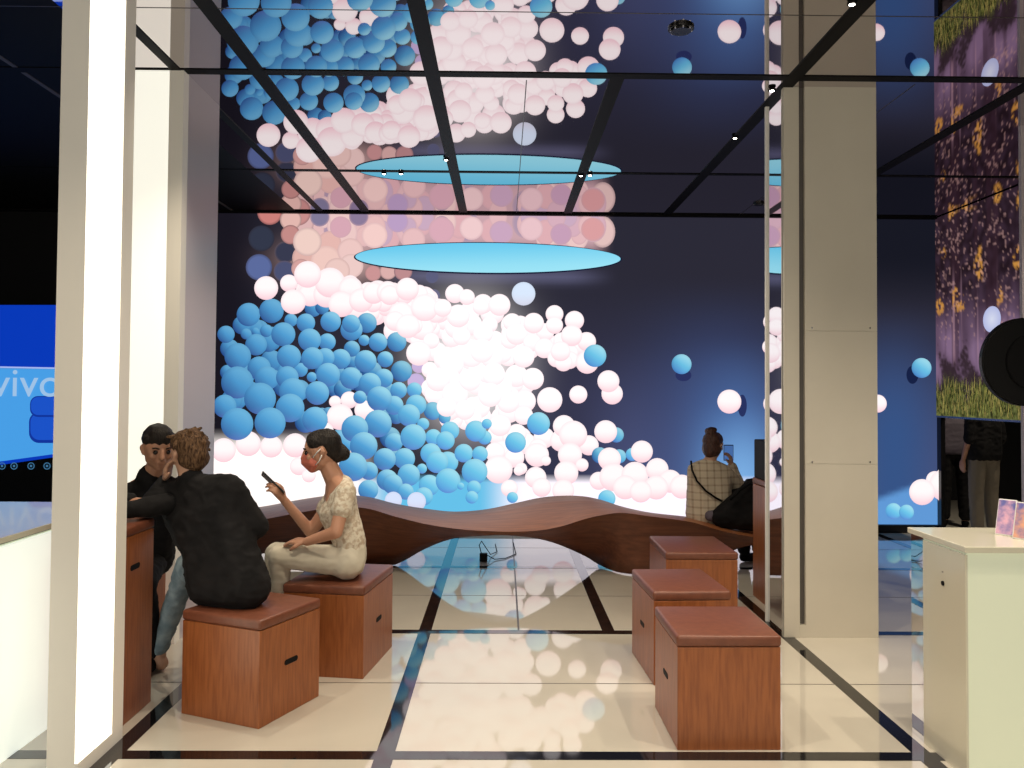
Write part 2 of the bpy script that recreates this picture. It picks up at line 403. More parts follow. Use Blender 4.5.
for b in [(343, 443, 12), (313, 310, 8.5, .7), (322, 309, 7, .9), (248.7, 316.7, 11.7, .6), (271.5, 312.8, 12.2, .6), (246.7, 336, 5.5), (256, 333.5, 4), (291, 322, 6.5), (366.5, 324, 10, .5), (364, 341.5, 5.5),
          (352, 350, 8, .5), (396.4, 342.8, 9.8, .5), (401.6, 372, 10.5, .8), (433, 411.3, 9, .8), (445, 418, 6, .7), (301.4, 371.4, 7), (312.5, 378.5, 5)]: blue(*b)
for p in PK: pink(*p)
for b in BL: blue(*b)
disc(742, 404, 4.5, 11, lambda u, v: lin((.16, .20, .38)), rings=(0, 1))
disc(913, 372, 6, 9, lambda u, v: lin((.09, .13, .27)), rings=(0, 1))
disc(683, 374, 8, 6, lambda u, v: lin((.17, .20, .38)), rings=(0, 1))
for p in PK2: pink(*p)
pink(522.7, 293.7, 11.8, tint=(.86, .92, 1))
for b in [(227, 336.6, 8.6), (267, 332.7, 6.3), (283.8, 336.2, 12), (306, 324.5, 9.3), (330.7, 323.2, 10.2), (327.5, 343.4, 8.5), (310, 341.5, 11.4), (257, 346.7, 10.8), (239, 358.4, 13.2), (341, 360.3, 10), (325.5, 359, 9.5), (289.7, 358.4, 12),
          (313, 359.7, 11), (351.5, 331, 11), (351, 325, 9), (378, 343.4, 9.3), (365.8, 362.3, 11), (385.4, 360.3, 8), (260.4, 370, 11.7), (268, 380, 12), (288.4, 379, 11.2), (328.8, 376, 11.8), (351.5, 379.2, 10.8), (384, 379.2, 9.5), (370.4, 385, 11.2), (399, 391, 8.3), (414.7, 390.5, 7.5),
          (239, 384.4, 16), (294, 393, 13.5), (261.7, 400.2, 15.8), (318.3, 394.3, 11.8), (291.6, 409.3, 14.2), (227, 408, 11.5), (239.5, 425.6, 16), (272, 424.3, 15.4), (316.4, 420.7, 12.7), (360.6, 398.2, 6.5), (394.5, 406, 9.5), (380, 399.5, 12.4),
          (416.6, 405.4, 10.2), (409.5, 415.8, 11), (378.8, 424.3, 13.7), (356, 429.5, 13.3), (395, 442.5, 9), (423.8, 424.3, 6), (450.5, 430.8, 9.2), (434, 437.3, 8), (446, 440.6, 9.2), (405.5, 458.8, 10.5), (414, 437.3, 12.8), (386, 459.5, 11), (365, 446.4, 13.7),
          (370.4, 471.2, 9), (354.7, 467.3, 14.3), (431.6, 453.6, 10.3), (448.5, 462, 10.5), (438, 462, 11), (423, 468.6, 5), (388.6, 480, 10.5), (370, 490, 10), (410, 475, 11), (394, 484, 10), (430.4, 485, 10.4), (407, 491.4, 8), (425, 496, 9), (449, 480.4, 12.3),
          (464.3, 453, 9.2), (480.5, 453.7, 7.8), (485, 437.4, 7), (476, 431, 10.5), (487, 423.7, 5), (461.6, 485.6, 3.5), (475.3, 471.2, 12.8), (474.7, 487, 7), (472.7, 496.6, 6.3), (515.7, 442, 10.4), (513, 496.6, 5.5), (538.4, 423.2, 11.4), (594.4, 355.2, 11.3, .2), (606.8, 497.3, 8.7),
          (681, 363, 10, .45), (922, 365, 10, .4), (893, 508, 8), (906, 509, 7.5), (774, 430, 8, .3)]: blue(*b)
for p in [(418, 501, 9.3), (395, 500, 8.5)]: pink(*p, tint=(.86, .90, 1))
led = mesh('led_screen', verts, faces, attr_emit('led_picture', 1.0), None, False, cols)
tag(led, 'wall-wide LED screen showing blue and pink balls tumbling beneath a round skylight', 'screen')

# ------------------------------------------------------------------ forest screen on the right
fx = 4.84
root = empty('forest_screen', (fx, 7.3, 1.28), 'LED screen on the right showing a purple forest with golden leaves and grass', 'screen')
FY0, FY1, FZ0, FZ1 = 5.4, 9.19, 1.30, H - .01
verts, faces, cols = [], [], []
def forest(y, z):
    n1 = noise.noise(Vector((y * 4, z * 3, 1))); n2 = noise.noise(Vector((y * 24, z * 24, 4))); n3 = noise.noise(Vector((y * 4.5, z * 3, 9)))
    n4 = noise.noise(Vector((y * 11, z * 10, 2)))
    c = mix(lin((.26, .19, .25)), lin((.54, .43, .55)), math.exp(-((z - 2.0) / .40) ** 2) * (.8 + n1))
    c = mix(c, lin((.15, .10, .13)), ss(2.25, 2.8, z) * (.75 + n4 * .8))
    tr = noise.noise(Vector((y * 9 + .25 * z, 3, z * .2)))
    c = mix(c, lin((.22, .14, .18)), ss(.10, .30, tr) * .6 * ss(1.7, 1.85, z))
    c = mix(c, lin((.72, .56, .62)), ss(.34, .46, noise.noise(Vector((y * 14, 8, z * .3)))) * .5 * ss(1.8, 2.0, z) * (1 - ss(2.6, 3.0, z)))
    c = mix(c, lin((.85, .60, .28)), ss(.28, .40, n3) * ss(-.15, .2, n2 + n4) * ss(2.3, 2.5, z) * .9)
    c = mix(c, lin((.80, .62, .60)), ss(.30, .5, n2 + n1 * .4) * .45 * ss(2.0, 2.2, z))
    c = mix(c, lin((.20, .15, .17)), (1 - ss(1.72, 1.9, z + .5 * n1 + .15 * n2)) * .9)
    g = 1 - ss(1.52, 1.72, z + n1 * .25 + n4 * .08)
    c = mix(c, mix(lin((.14, .14, .09)), lin((.48, .50, .28)), .4 + n2 + (1.55 - z) * .6), g)
    return c
NY, NZ = 190, 110
for j in range(NZ + 1):
    for i in range(NY + 1):
        y = FY0 + (FY1 - FY0) * i / NY; z = FZ0 + (FZ1 - FZ0) * j / NZ
        verts.append((-.021, y - 7.3, z - 1.28)); cols.append(forest(y, z))
for j in range(NZ):
    for i in range(NY):
        a = j * (NY + 1) + i; faces.append((a, a + NY + 1, a + NY + 2, a + 1))
for i in range(2200):
    y = random.uniform(FY0 + .02, FY1 - .02); z0 = random.uniform(FZ0, 1.62); h = random.uniform(.05, .17); w = random.uniform(.003, .006)
    lean = random.uniform(-.04, .04); c = random.choice([lin((.66, .66, .34)), lin((.34, .38, .18)), lin((.80, .72, .42)), lin((.16, .18, .09)), lin((.22, .24, .12))])
    b = len(verts); x = -.022 - i * 1e-6
    verts += [(x, y - w - 7.3, z0 - 1.28), (x, y + w - 7.3, z0 - 1.28), (x, max(FY0, min(FY1, y + lean)) - 7.3, z0 + h - 1.28)]
    cols += [tuple(k * .5 for k in c), tuple(k * .5 for k in c), c]; faces.append((b, b + 1, b + 2))
b = len(verts); y0, z0 = 8.12, 2.28
verts.append((-.026, y0 - 7.3, z0 - 1.28)); cols.append(lin((.9, .92, 1)))
for s in range(28):
    a = 2 * PI * s / 28; verts.append((-.026, y0 - 7.3 + .15 * math.cos(a), z0 - 1.28 + .13 * math.sin(a))); cols.append(lin((.75, .78, .95)))
for s in range(28): faces.append((b, b + 1 + s, b + 1 + (s + 1) % 28))
mesh('picture', verts, faces, attr_emit('forest_picture', .85), root, False, cols)
box('frame', (-.02, FY0 - 7.3 - .02, 0), (.03, FY1 - 7.3, FZ1 - 1.28), M['metal'], root)

# black glossy partition under it
struct(boxes('trim_6', [((4.83, 9.12, 0), (4.88, 9.2, 1.28)), ((4.83, 5.38, 0), (4.88, 5.44, 1.28))], M['black_satin']))
pc = P(1022, 300, 6.0)
struct(box('trim_7', (pc.x - .01, 5.98, 0), (pc.x + .02, 6.01, H), M['lav']))

# ------------------------------------------------------------------ pillars
def pillar(label, name='pillar'):
    return empty(name, (0, 0, 0), label, 'pillar')
def place(root, loc):
    root.location = loc
    for c in root.children: c.data.transform(Matrix.Translation(-Vector(loc)))
# near lit pillar
r = pillar('tall near pillar at left with a blazing white light panel on its side')
x0, x1, y0, y1 = -1.795, -1.672, 3.34, 3.73
box('core', (x0, y0, 0), (x1 - .012, y1, H), M['white_frame'], r)
box('end_frame', (x1 - .012, y1 - .10, 0), (x1, y1, H), M['white_frame'], r)
box('bottom_frame', (x1 - .012, y0, 0), (x1, y1 - .10, .06), M['white_frame'], r)
box('light_panel', (x1 - .012, y0 + .002, .06), (x1 - .003, y1 - .10, H), M['light'], r)
place(r, (x0, y0, 0))
# second pillar
r = pillar('second pillar at left behind the seated men, glowing cream front and lavender screen-lit side')
a, b = -2.285, -1.985
box('core', (a + .005, 5.12, 0), (b, 5.74, H), M['lav'], r)
box('light_panel', (a, 5.09, 0), (b - .085, 5.12, H), M['light_dim'], r)
box('corner_post', (b - .083, 5.085, 0), (b + .004, 5.17, H), M['white_frame'], r)
place(r, (a, 5.15, 0))
# right pillar
r = pillar('wide beige pillar at right with dark vertical groove and mirrored side')
xa, xb, xg = 1.785, 2.382, 1.885
box('core', (xa + .02, 5.31, 0), (xb, 5.64, H), M['beige'], r)
box('side_mirror', (xa + .012, 5.29, .01), (xa + .02, 5.63, H), M['mirror'], r)
box('narrow_panel', (xa, 5.26, 0), (xg, 5.31, H), M['beige'], r, bevel=.003)
boxes('side_rail', [((xa, 5.27, 0), (xa + .02, 5.295, H)), ((xa, 5.62, 0), (xa + .02, 5.645, H))], M['white_frame'], r)
box('groove', (xg - .001, 5.285, .08), (xg + .035, 5.31, H), M['groove'], r)
boxes('front_panel', [((xg + .035, 5.26, .0), (xb, 5.31, 1.094)), ((xg + .035, 5.26, 1.0955), (xb, 5.31, 1.94)), ((xg + .035, 5.26, 1.9415), (xb, 5.31, H)), ((xg, 5.26, 0), (xg + .036, 5.31, .08))], M['beige'], r)
for px, py in ((812, 328), (870, 328), (812, 462), (870, 462)):
    c = P(px, py, 5.26); cyl('screw', (c.x, 5.259, c.z), .005, .004, M['metal'], r, seg=10, axis='Y')
place(r, (xa, 5.26, 0))

# ------------------------------------------------------------------ stools
def pill_bm(bm, c, w, h, d, axis):
    n = 10; pts = []
    for k in range(n + 1):
        a = -PI / 2 + PI * k / n; pts.append((w / 2 - h / 2 + math.cos(a) * h / 2, math.sin(a) * h / 2))
    for k in range(n + 1):
        a = PI / 2 + PI * k / n; pts.append((-w / 2 + h / 2 + math.cos(a) * h / 2, math.sin(a) * h / 2))
    fr, bk = [], []
    for u, v in pts:
        if axis == 'X': fr.append(bm.verts.new((c[0] + d, c[1] + u, c[2] + v))); bk.append(bm.verts.new((c[0] - d, c[1] + u, c[2] + v)))
        else: fr.append(bm.verts.new((c[0] + u, c[1] + d, c[2] + v))); bk.append(bm.verts.new((c[0] + u, c[1] - d, c[2] + v)))
    bm.faces.new(fr); bm.faces.new(bk[::-1])
    for i in range(len(pts)): bm.faces.new((fr[i], bk[i], bk[(i + 1) % len(pts)], fr[(i + 1) % len(pts)]))
    bmesh.ops.recalc_face_normals(bm, faces=bm.faces)

def stool(loc, rz, w, d, label, h=.492, slots='X', name='cube_stool', cat='stool', group='wooden cube stools'):
    r = empty(name, loc, label, cat, rz, group)
    ct = .05
    box('body', (-w / 2 + .004, -d / 2 + .004, 0), (w / 2 - .004, d / 2 - .004, h - ct), M['wood'], r, bevel=.003)
    bm = bmesh.new(); bm_box(bm, (-w / 2, -d / 2, h - ct), (w / 2, d / 2, h), bevel=.014, seg=4)
    bm_obj('cushion', bm, M['leather'], r, True)
    for s in (-1, 1) if slots else ():
        bm = bmesh.new()
        z = h * .50 if h < .6 else h * .78
        if slots == 'X': pill_bm(bm, (s * (w / 2 - .004), 0, z), .10, .026, .0015, 'X')
        else: pill_bm(bm, (0, s * (d / 2 - .004), z), .10, .026, .0015, 'Y')
        bm_obj('handle_slot', bm, M['black'], r)
    return r
ra = math.radians(-23.6)
cA = Vector((-1.098, 3.82, 0)) + Vector((-.429, .189, 0)) / 2 + Vector((.185, .42, 0)) / 2
stool(cA, ra, .469, .46, 'wooden cube stool under the man in the black jacket')
cB = Vector((-.735, 4.48, 0)) + Vector((-.455, .064, 0)) / 2 + Vector((.081, .574, 0)) / 2
stool(cB, math.radians(-8), .46, .58, 'wooden cube stool the woman in cream sits on')
stool((.985, 3.865, 0), math.radians(.8), .458, .50, 'nearest of the three empty wooden cube stools at right')
stool((.995, 4.69, 0), math.radians(3), .42, .56, 'middle of the three empty wooden cube stools at right')
stool((1.315, 5.78, 0), 0, .48, .62, 'farthest of the three empty wooden cube stools, beside the wavy bench')
stool((-2.215, 4.80, 0), 0, .42, .44, 'wooden cube stool under the man behind the tall wooden block, far left')
g2 = 'tall wooden block tables'
stool((-1.83, 3.955, 0), 0, .21, .42, 'tall wooden block table at left the two men lean on', h=.905, name='block_table', cat='table', group=g2)
stool((2.14, 6.12, 0), 0, .46, .46, 'tall wooden block table half hidden behind the beige pillar at right', h=.90, slots=None, name='block_table', cat='table', group=g2)

# ------------------------------------------------------------------ wavy bench
# key stations: pixel x, back edge y, front edge y, lower edge y, depth back, depth front, depth lower
K = [(228, 512, 524, 560, 7.75, 7.25, 7.4), (262, 509, 520, 552, 7.75, 7.15, 7.5), (300, 502, 513, 548, 7.75, 7.05, 7.55), (335, 497.5, 508, 556, 7.7, 7.0, 7.45), (366, 499, 509, 565, 7.65, 7.0, 7.36), (395, 506, 517, 563, 7.6, 6.95, 7.38), (425, 511, 524, 547, 7.55, 6.9, 7.3),
     (455, 514, 528.5, 536, 7.5, 6.85, 7.1), (487, 511.5, 531, 533.5, 7.5, 6.85, 6.9), (515, 505.5, 531.5, 533.5, 7.55, 6.85, 6.9), (540, 500, 530, 537, 7.6, 6.85, 7.05), (562, 498, 526, 544, 7.65, 6.85, 7.2), (582, 498.5, 520, 553, 7.65, 6.88, 7.3),
     (600, 502, 516, 563, 7.6, 6.9, 7.35), (622, 509, 514, 573, 7.5, 6.9, 7.08), (650, 515, 517.5, 577, 7.4, 6.88, 6.99), (690, 519.5, 523, 572, 7.4, 6.9, 7.05), (720, 524.5, 531, 556, 7.5, 6.9, 7.1), (745, 531, 536, 545, 7.5, 6.9, 7.0), (765, 533, 539, 543, 7.5, 6.9, 7.0)]
def cat_(p0, p1, p2, p3, t):
    return .5 * ((2 * p1) + (-p0 + p2) * t + (2 * p0 - 5 * p1 + 4 * p2 - p3) * t * t + (-p0 + 3 * p1 - 3 * p2 + p3) * t ** 3)
st = []
for i in range(len(K) - 1):
    q = [K[max(0, i - 1)], K[i], K[i + 1], K[min(len(K) - 1, i + 2)]]
    for s in range(6):
        t = s / 6; st.append([cat_(*[k[c] for k in q], t) for c in range(7)])
st.append(list(K[-1]))
verts, faces = [], []
NC = 9
for s in st:
    A = P(s[0], s[1], s[4]); B = P(s[0], s[2], s[5]); C_ = P(s[0], s[3], s[6]); C_.z = max(C_.z, .012)
    for k in range(4):
        t = k / 4; v = A.lerp(B, t); v.z += 0.0 * math.sin(PI * t); verts.append(v)
    for k in range(5):
        t = k / 4; v = B.lerp(C_, t); v.y += .05 * math.sin(PI * t) * min(1, (B.z - C_.z) / .2); verts.append(v)
for i in range(len(st) - 1):
    for k in range(NC - 1):
        a = i * NC + k; faces.append((a, a + 1, a + NC + 1, a + NC))
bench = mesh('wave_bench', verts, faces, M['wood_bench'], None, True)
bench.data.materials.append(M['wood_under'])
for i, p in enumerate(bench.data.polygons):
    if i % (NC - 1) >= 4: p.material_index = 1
for e in bench.data.edges:
    if e.vertices[0] % NC == 4 and e.vertices[1] % NC == 4: e.use_edge_sharp = True
bench.data.transform(Matrix.Translation((.2, -7.3, 0))); bench.location = (-.2, 7.3, 0)
sm = bench.modifiers.new('thick', 'SOLIDIFY'); sm.thickness = .022; sm.offset = 1
bench.data.update()
tag(bench, 'long undulating wooden ribbon bench in front of the big screen', 'bench')

# ------------------------------------------------------------------ counters
r = empty('display_counter', (1.88, 3.36, 0), 'cream display counter at right with small lock and two phones on top', 'counter')
cx0, cy0, cy1 = 0, 0, .345
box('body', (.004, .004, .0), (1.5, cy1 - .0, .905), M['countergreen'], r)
box('side_panel', (-.004, 0, 0), (.006, cy1 - .002, .895), M['counter'], r, bevel=.002)
box('countertop', (-.010, -.012, .905), (1.52, .47, .93), M['counter'], r, bevel=.003)
box('end_mirror', (.0, cy1, .0), (.01, .455, .905), M['mirror'], r)
box('back_panel', (.012, cy1, .0), (1.5, .45, .905), M['counter'], r)
cyl('lock', (-.006, .17, .742), .010, .006, M['black'], r, seg=16, axis='X')
cyl('screw', (-.006, .17, .79), .003, .005, M['metal'], r, seg=8, axis='X')
def phone(name, c, label, rz, tilt, w=.075, h=.16, scr=(.5, .3, .4)):
    rt = empty(name, c, label, 'phone', rz, 'phones on display on the counter')
    bm = bmesh.new(); bm_box(bm, (-w / 2, -.004, 0), (w / 2, .004, h), .003)
    bmesh.ops.rotate(bm, verts=bm.verts, matrix=Matrix.Rotation(tilt, 3, 'X')); bm_obj('body', bm, M['white'], rt)
    bm = bmesh.new(); bm_box(bm, (-w / 2 + .004, -.0052, .005), (w / 2 - .004, -.0040, h - .005))
    bmesh.ops.rotate(bm, verts=bm.verts, matrix=Matrix.Rotation(tilt, 3, 'X'))
    m = mat('phone_picture', scr, .2, emit=scr, es=.7); noisy(m, scr, (.1, .1, .25), nscale=25); 
    m.node_tree.links.new(m.node_tree.nodes['Color Ramp'].outputs[0], m.node_tree.nodes['Principled BSDF'].inputs['Emission Color'])
    bm_obj('screen', bm, m, rt)
    bm = bmesh.new(); bm_box(bm, (-.02, .004, 0), (.02, .055, .006)); bm_box(bm, (-.012, .045, 0), (.012, .055, .07)); bm_obj('stand', bm, M['metal'], rt)
    return rt
c = P(1004, 524, 3.62); phone('phone', (c.x, 3.62, .93), 'leftmost phone on display on the right counter, pinkish screen', math.radians(-52), math.radians(-17), scr=(.5, .28, .34))
c = P(1022, 529, 3.52); phone('phone', (c.x, 3.52, .93), 'phone with blue-orange screen on the right counter, cut by the photo edge', math.radians(-52), math.radians(-17), scr=(.5, .25, .15))

r = empty('display_counter', (-2.05, 3.3, 0), 'cream display counter in the left corner in front of the blue screen', 'counter')
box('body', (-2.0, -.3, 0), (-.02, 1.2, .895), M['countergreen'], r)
box('countertop', (-2.0, -.32, .905), (0, 1.22, .93), M['counter'], r, bevel=.003)
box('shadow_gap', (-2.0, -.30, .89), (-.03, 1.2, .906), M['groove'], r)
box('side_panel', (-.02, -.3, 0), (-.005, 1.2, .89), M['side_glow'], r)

# ------------------------------------------------------------------ blue screen at the far left
YV = 8.0
vr = empty('blue_screen', (-5.2, YV, 0), 'blue promotional screen at far left with pale lettering and earbud case', 'screen')
def E(name, c, s=1.0):
    c = lin(c); return mat(name, (0, 0, 0), .4, emit=c, es=s)
eb = [E('deep_blue_glow', (.02, .22, .72)), E('sky_blue_glow', (.28, .62, .90)), E('pale_line_glow', (.65, .72, .95)), E('case_blue_glow', (.10, .32, .78)), E('case_dark_glow', (.06, .20, .60)), E('letter_glow', (.62, .76, .90)), E('icon_glow', (.25, .45, .60))]
def vp(px, py, off): 
    q = P(px, py, YV - off); return (q.x + 5.2, -off, q.z)
box('panel', (-1.3, 0, .35), (1.35, .05, 2.37), M['black_satin'], vr)
mesh('upper_picture', [vp(-120, 305, .003), vp(105, 305, .003), vp(105, 369, .003), vp(-120, 364, .003)], [(0, 3, 2, 1)], eb[0], vr)
mesh('lower_picture', [vp(-120, 366, .003), vp(105, 370, .003), vp(105, 449, .003), vp(-120, 480, .003)], [(0, 3, 2, 1)], eb[1], vr)
mesh('line', [vp(-120, 364, .005), vp(105, 368.4, .005), vp(105, 370, .005), vp(-120, 365.6, .005)], [(0, 3, 2, 1)], eb[2], vr)
mesh('lower_line', [vp(-120, 478, .005), vp(105, 447, .005), vp(105, 450, .005), vp(-120, 482, .005)], [(0, 3, 2, 1)], eb[0], vr)
def rrect(name, x0, y0, x1, y1, rad, off, m):
    pts = []
    for cx, cy, a0 in ((x1 - rad, y0 + rad, 0), (x0 + rad, y0 + rad, 90), (x0 + rad, y1 - rad, 180), (x1 - rad, y1 - rad, 270)):
        for k in range(7):
            a = math.radians(a0 + 15 * k); pts.append(vp(cx + math.cos(a) * rad, cy - math.sin(a) * rad, off))
    return mesh(name, pts, [tuple(range(len(pts)))[::-1]], m, vr)
rrect('earbud_case_edge', 29, 412, 72, 443, 10, .006, eb[4]); rrect('earbud_case_base', 30.5, 413, 70, 440, 9, .008, eb[3])
rrect('earbud_case_lid_edge', 30, 396, 72, 417, 8, .009, eb[4]); rrect('earbud_case_lid', 31, 397, 70, 415, 7, .011, eb[3])
def text(s, loc, size, m, parent, rot=(PI / 2, 0, 0), name='lettering'):
    cu = bpy.data.curves.new('t', 'FONT'); cu.body = s; cu.size = size; cu.extrude = .001
    o = bpy.data.objects.new('t', cu); COL.objects.link(o); bpy.context.view_layer.update()
    me = bpy.data.meshes.new_from_object(o.evaluated_get(bpy.context.evaluated_depsgraph_get()))
    bpy.data.objects.remove(o)
    me.materials.clear(); me.materials.append(m)
    t = bpy.data.objects.new(name, me); COL.objects.link(t); t.location = loc; t.rotation_euler = rot; t.parent = parent
    return t
q = vp(-9, 396, .02)
t = text('vivo', q, .40, eb[5], vr); t.scale = (1.02, .98, 1)
for px in (2, 14, 31, 47):
    pts = []; c = vp(px, 466, .008)
    n = 16; vs = []; fa = []
    for rr in (.026, .034) :
        for k in range(n): vs.append((c[0] + math.cos(2 * PI * k / n) * rr, c[1], c[2] + math.sin(2 * PI * k / n) * rr))
    for k in range(n): fa.append((k, (k + 1) % n, n + (k + 1) % n, n + k))
    for k in range(4): vs.append((c[0] + (-.01, .01, .01, -.01)[k], c[1], c[2] + (-.01, -.01, .01, .01)[k]))
    fa.append((2 * n, 2 * n + 1, 2 * n + 2, 2 * n + 3)); mesh('icon', vs, fa, eb[6], vr)
for lx in (-1.0, 1.15): box('leg', (lx, 0, 0), (lx + .1, .05, .36), M['black'], vr)

# round black disc on a pole behind the right counter
c = P(1024, 362, 5.0)
r = empty('round_sign', (c.x + .17, 5.0, 0), 'round black disc sign on a pole at the right edge before the forest screen', 'sign')
cyl('disc', (-.17, 0, c.z), .268, .05, M['black_satin'], r, seg=64, axis='Y', bevel=.01)
cyl('inner_disc', (-.13, -.032, c.z), .17, .02, M['black'], r, seg=48, axis='Y', bevel=.004)
cyl('pole', (0, .0, c.z / 2), .018, c.z, M['black'], r, seg=16)
cyl('base', (0, 0, .01), .15, .02, M['black'], r, seg=32)

# ceiling devices
def downlight(px, py, label):
    Y = 6
    for _ in range(30):
        q = P(px, py, Y); Y *= (H - 1.55) / (q.z - 1.55)
    q = P(px, py, Y)
    r = empty('downlight', (q.x, q.y, H - .006), label, 'downlight', group='tiny downlights in the black ceiling strips')
    cyl('ring', (0, 0, -.006), .024, .012, M['black'], r, seg=16)
    cyl('lens', (0, 0, -.013), .014, .004, M['spot'], r, seg=12)
for px, py, lb in [(446, 158, 'tiny downlight in the central ceiling strip above the skylight'), (581, 174, 'tiny downlight in the strip right of the skylight reflection'),
                   (735, 136, 'tiny downlight in the ceiling strip left of the beige pillar'), (772, 88, 'bright tiny downlight close to the top of the beige pillar'),
                   (852, 1, 'tiny downlight at the upper photo edge above the beige pillar'), (384, 172, 'left one of the paired downlights over the skylight'), (401, 172, 'right one of the paired downlights over the skylight'),
                   (590, 173.5, 'tiny downlight on the cross strip, just right of the strip junction')]:
    downlight(px, py, lb)
def dome(px, py, rr, label):
    Y = 6
    for _ in range(30):
        q = P(px, py, Y); Y *= (H - .05 - 1.55) / (q.z - 1.55)
    q = P(px, py, Y)
    r = empty('ceiling_speaker', (q.x, q.y, H), label, 'speaker')
    cyl('base', (0, 0, -.006), rr, .012, M['black_satin'], r, seg=32, bevel=.002)
    cyl('body', (0, 0, -.016), rr * .8, .012, M['black_satin'], r, seg=32, bevel=.003)
    for k in range(8):
        a = k * PI / 4; box('rib', (math.cos(a) * rr * .8 - .004, math.sin(a) * rr * .8 - .004, -.022), (math.cos(a) * rr * .8 + .004, math.sin(a) * rr * .8 + .004, -.012), M['metal'], r)
dome(681, 37, .07, 'small round black ceiling device right of centre near the photo top')
dome(759, 208, .06, 'small dark ceiling device at the screen top beside the beige pillar')

# small black box with cables on the floor behind the bench
Y = 7.8; q = P(483.5, 558, 7.8)
for _ in range(20):
    q = P(483.5, 561, Y); Y = Y * 1.55 / (1.55 - q.z)
r = empty('power_box', (q.x, q.y, 0), 'small black box with thin cables on the floor beyond the bench', 'box')
box('body', (-.035, -.03, 0), (.035, .03, .07), M['black'], r, bevel=.005)
tube('cable', [(-.02, 0, .07), (-.04, .02, .14), (-.02, .05, .17), (.02, .1, .1), (.06, .2, .02), (.12, .4, .006), (.1, .8, .006)], .004, M['black'], r)
tube('cable', [(.02, 0, .06), (.10, .03, .01), (.2, .1, .006), (.3, .3, .006), (.28, .9, .006)], .004, M['black'], r)

# ------------------------------------------------------------------ people
def frame(fwd, up=(0, 0, 1)):
    y = Vector(fwd).normalized(); x = y.cross(Vector(up)).normalized(); z = x.cross(y)
    return Matrix((x, y, z)).transposed()
def head_prims(c, R, s=1.0, nose=True):
    def T(x, y, z): return Vector(c) + R @ (Vector((x, y, z)) * s)
    p = [[(T(0, -.022, .036), .076 * s), (T(0, .022, .034), .070 * s)],
         [(T(0, .055, -.082), .022 * s), (T(.042, .005, -.055), .022 * s), (T(-.042, .005, -.055), .022 * s), (T(0, .045, .0), .046 * s), (T(.03, .03, .02), .045 * s), (T(-.03, .03, .02), .045 * s), (T(0, -.03, -.01), .055 * s)],
         [(T(0, .092, .018), .008 * s), (T(0, .107, -.022), .012 * s), (T(0, .085, -.024), .016 * s)],
         [(T(.036, .072, .033), .014 * s), (T(-.036, .072, .033), .014 * s)],
         [(T(.016, .084, -.048), .009 * s), (T(-.016, .084, -.048), .009 * s)], [(T(.013, .083, -.058), .009 * s), (T(-.013, .083, -.058), .009 * s)],
         [(T(.038, .06, -.02), .022 * s)], [(T(-.038, .06, -.02), .022 * s)]]
    for sg in (-1, 1):
        p.append([(T(sg * .078, -.008, .016), .012 * s), (T(sg * .074, .0, -.022), .009 * s), (T(sg * .082, -.016, .005), .010 * s)])
    return p
def eyes(c, R, s, parent):
    for sg in (-1, 1):
        q = Vector(c) + R @ (Vector((sg * .031, .078, .006)) * s)
        bm = bmesh.new(); bmesh.ops.create_uvsphere(bm, u_segments=12, v_segments=8, radius=.0125 * s)
        bmesh.ops.translate(bm, verts=bm.verts, vec=q - parent.location); bm_obj('eye', bm, M['eye'], parent, True)
        a = Vector(c) + R @ (Vector((sg * .016, .092, .026)) * s); b = Vector(c) + R @ (Vector((sg * .048, .080, .028)) * s)
        m_ = Vector(c) + R @ (Vector((sg * .034, .091, .032)) * s)
        tube('eyebrow', [a - parent.location, m_ - parent.location, b - parent.location], .0035 * s, M['hair_black'], parent)
def hand(w, d, n, curl=.5, side=1, s=1.0):
    d = Vector(d).normalized(); n = Vector(n); n = (n - d * n.dot(d)).normalized(); l = d.cross(n)
    w = Vector(w); p = []
    kn = [w + d * .088 * s + l * (o * s) + d * (k * s) for o, k in ((-.030, -.006), (-.010, .002), (.011, .001), (.030, -.008))]
    if side < 0: kn = kn[::-1]
    # index nearest the thumb (thumb on side * l)
    p.append([(w, .021 * s), (kn[0], .0125 * s), (kn[1], .0125 * s), (kn[2], .0125 * s), (kn[3], .0125 * s), (w + l * .018 * s + d * .03 * s, .014 * s), (w - l * .018 * s + d * .03 * s, .014 * s)])
    L = (.058, .072, .076, .068)
    for i in range(4):
        a = kn[i]; ln = L[i] * s; dd = d.copy(); ang = 0
        for q, fr in enumerate((.42, .32, .26)):
            ang += curl * (1.0, 1.2, .8)[q] * .8
            dd = (d * math.cos(ang) + n * math.sin(ang)).normalized()
            b = a + dd * ln * fr
            p.append([(a, (.0098 - q * .0010) * s), (b, (.0090 - q * .0012) * s)]); a = b
    t0 = w + d * .028 * s + l * (.022 * s * (1)) * side
    t1 = t0 + (d * .55 + l * side * .65 + n * .35).normalized() * .04 * s
    t2 = t1 + (d * .85 + l * side * .1 + n * .5).normalized() * .032 * s
    p.append([(t0, .014 * s), (t1, .0115 * s)]); p.append([(t1, .011 * s), (t2, .009 * s)])
    return p
def seg(a, b, ra, rb): return [(a, ra), (b, rb)]

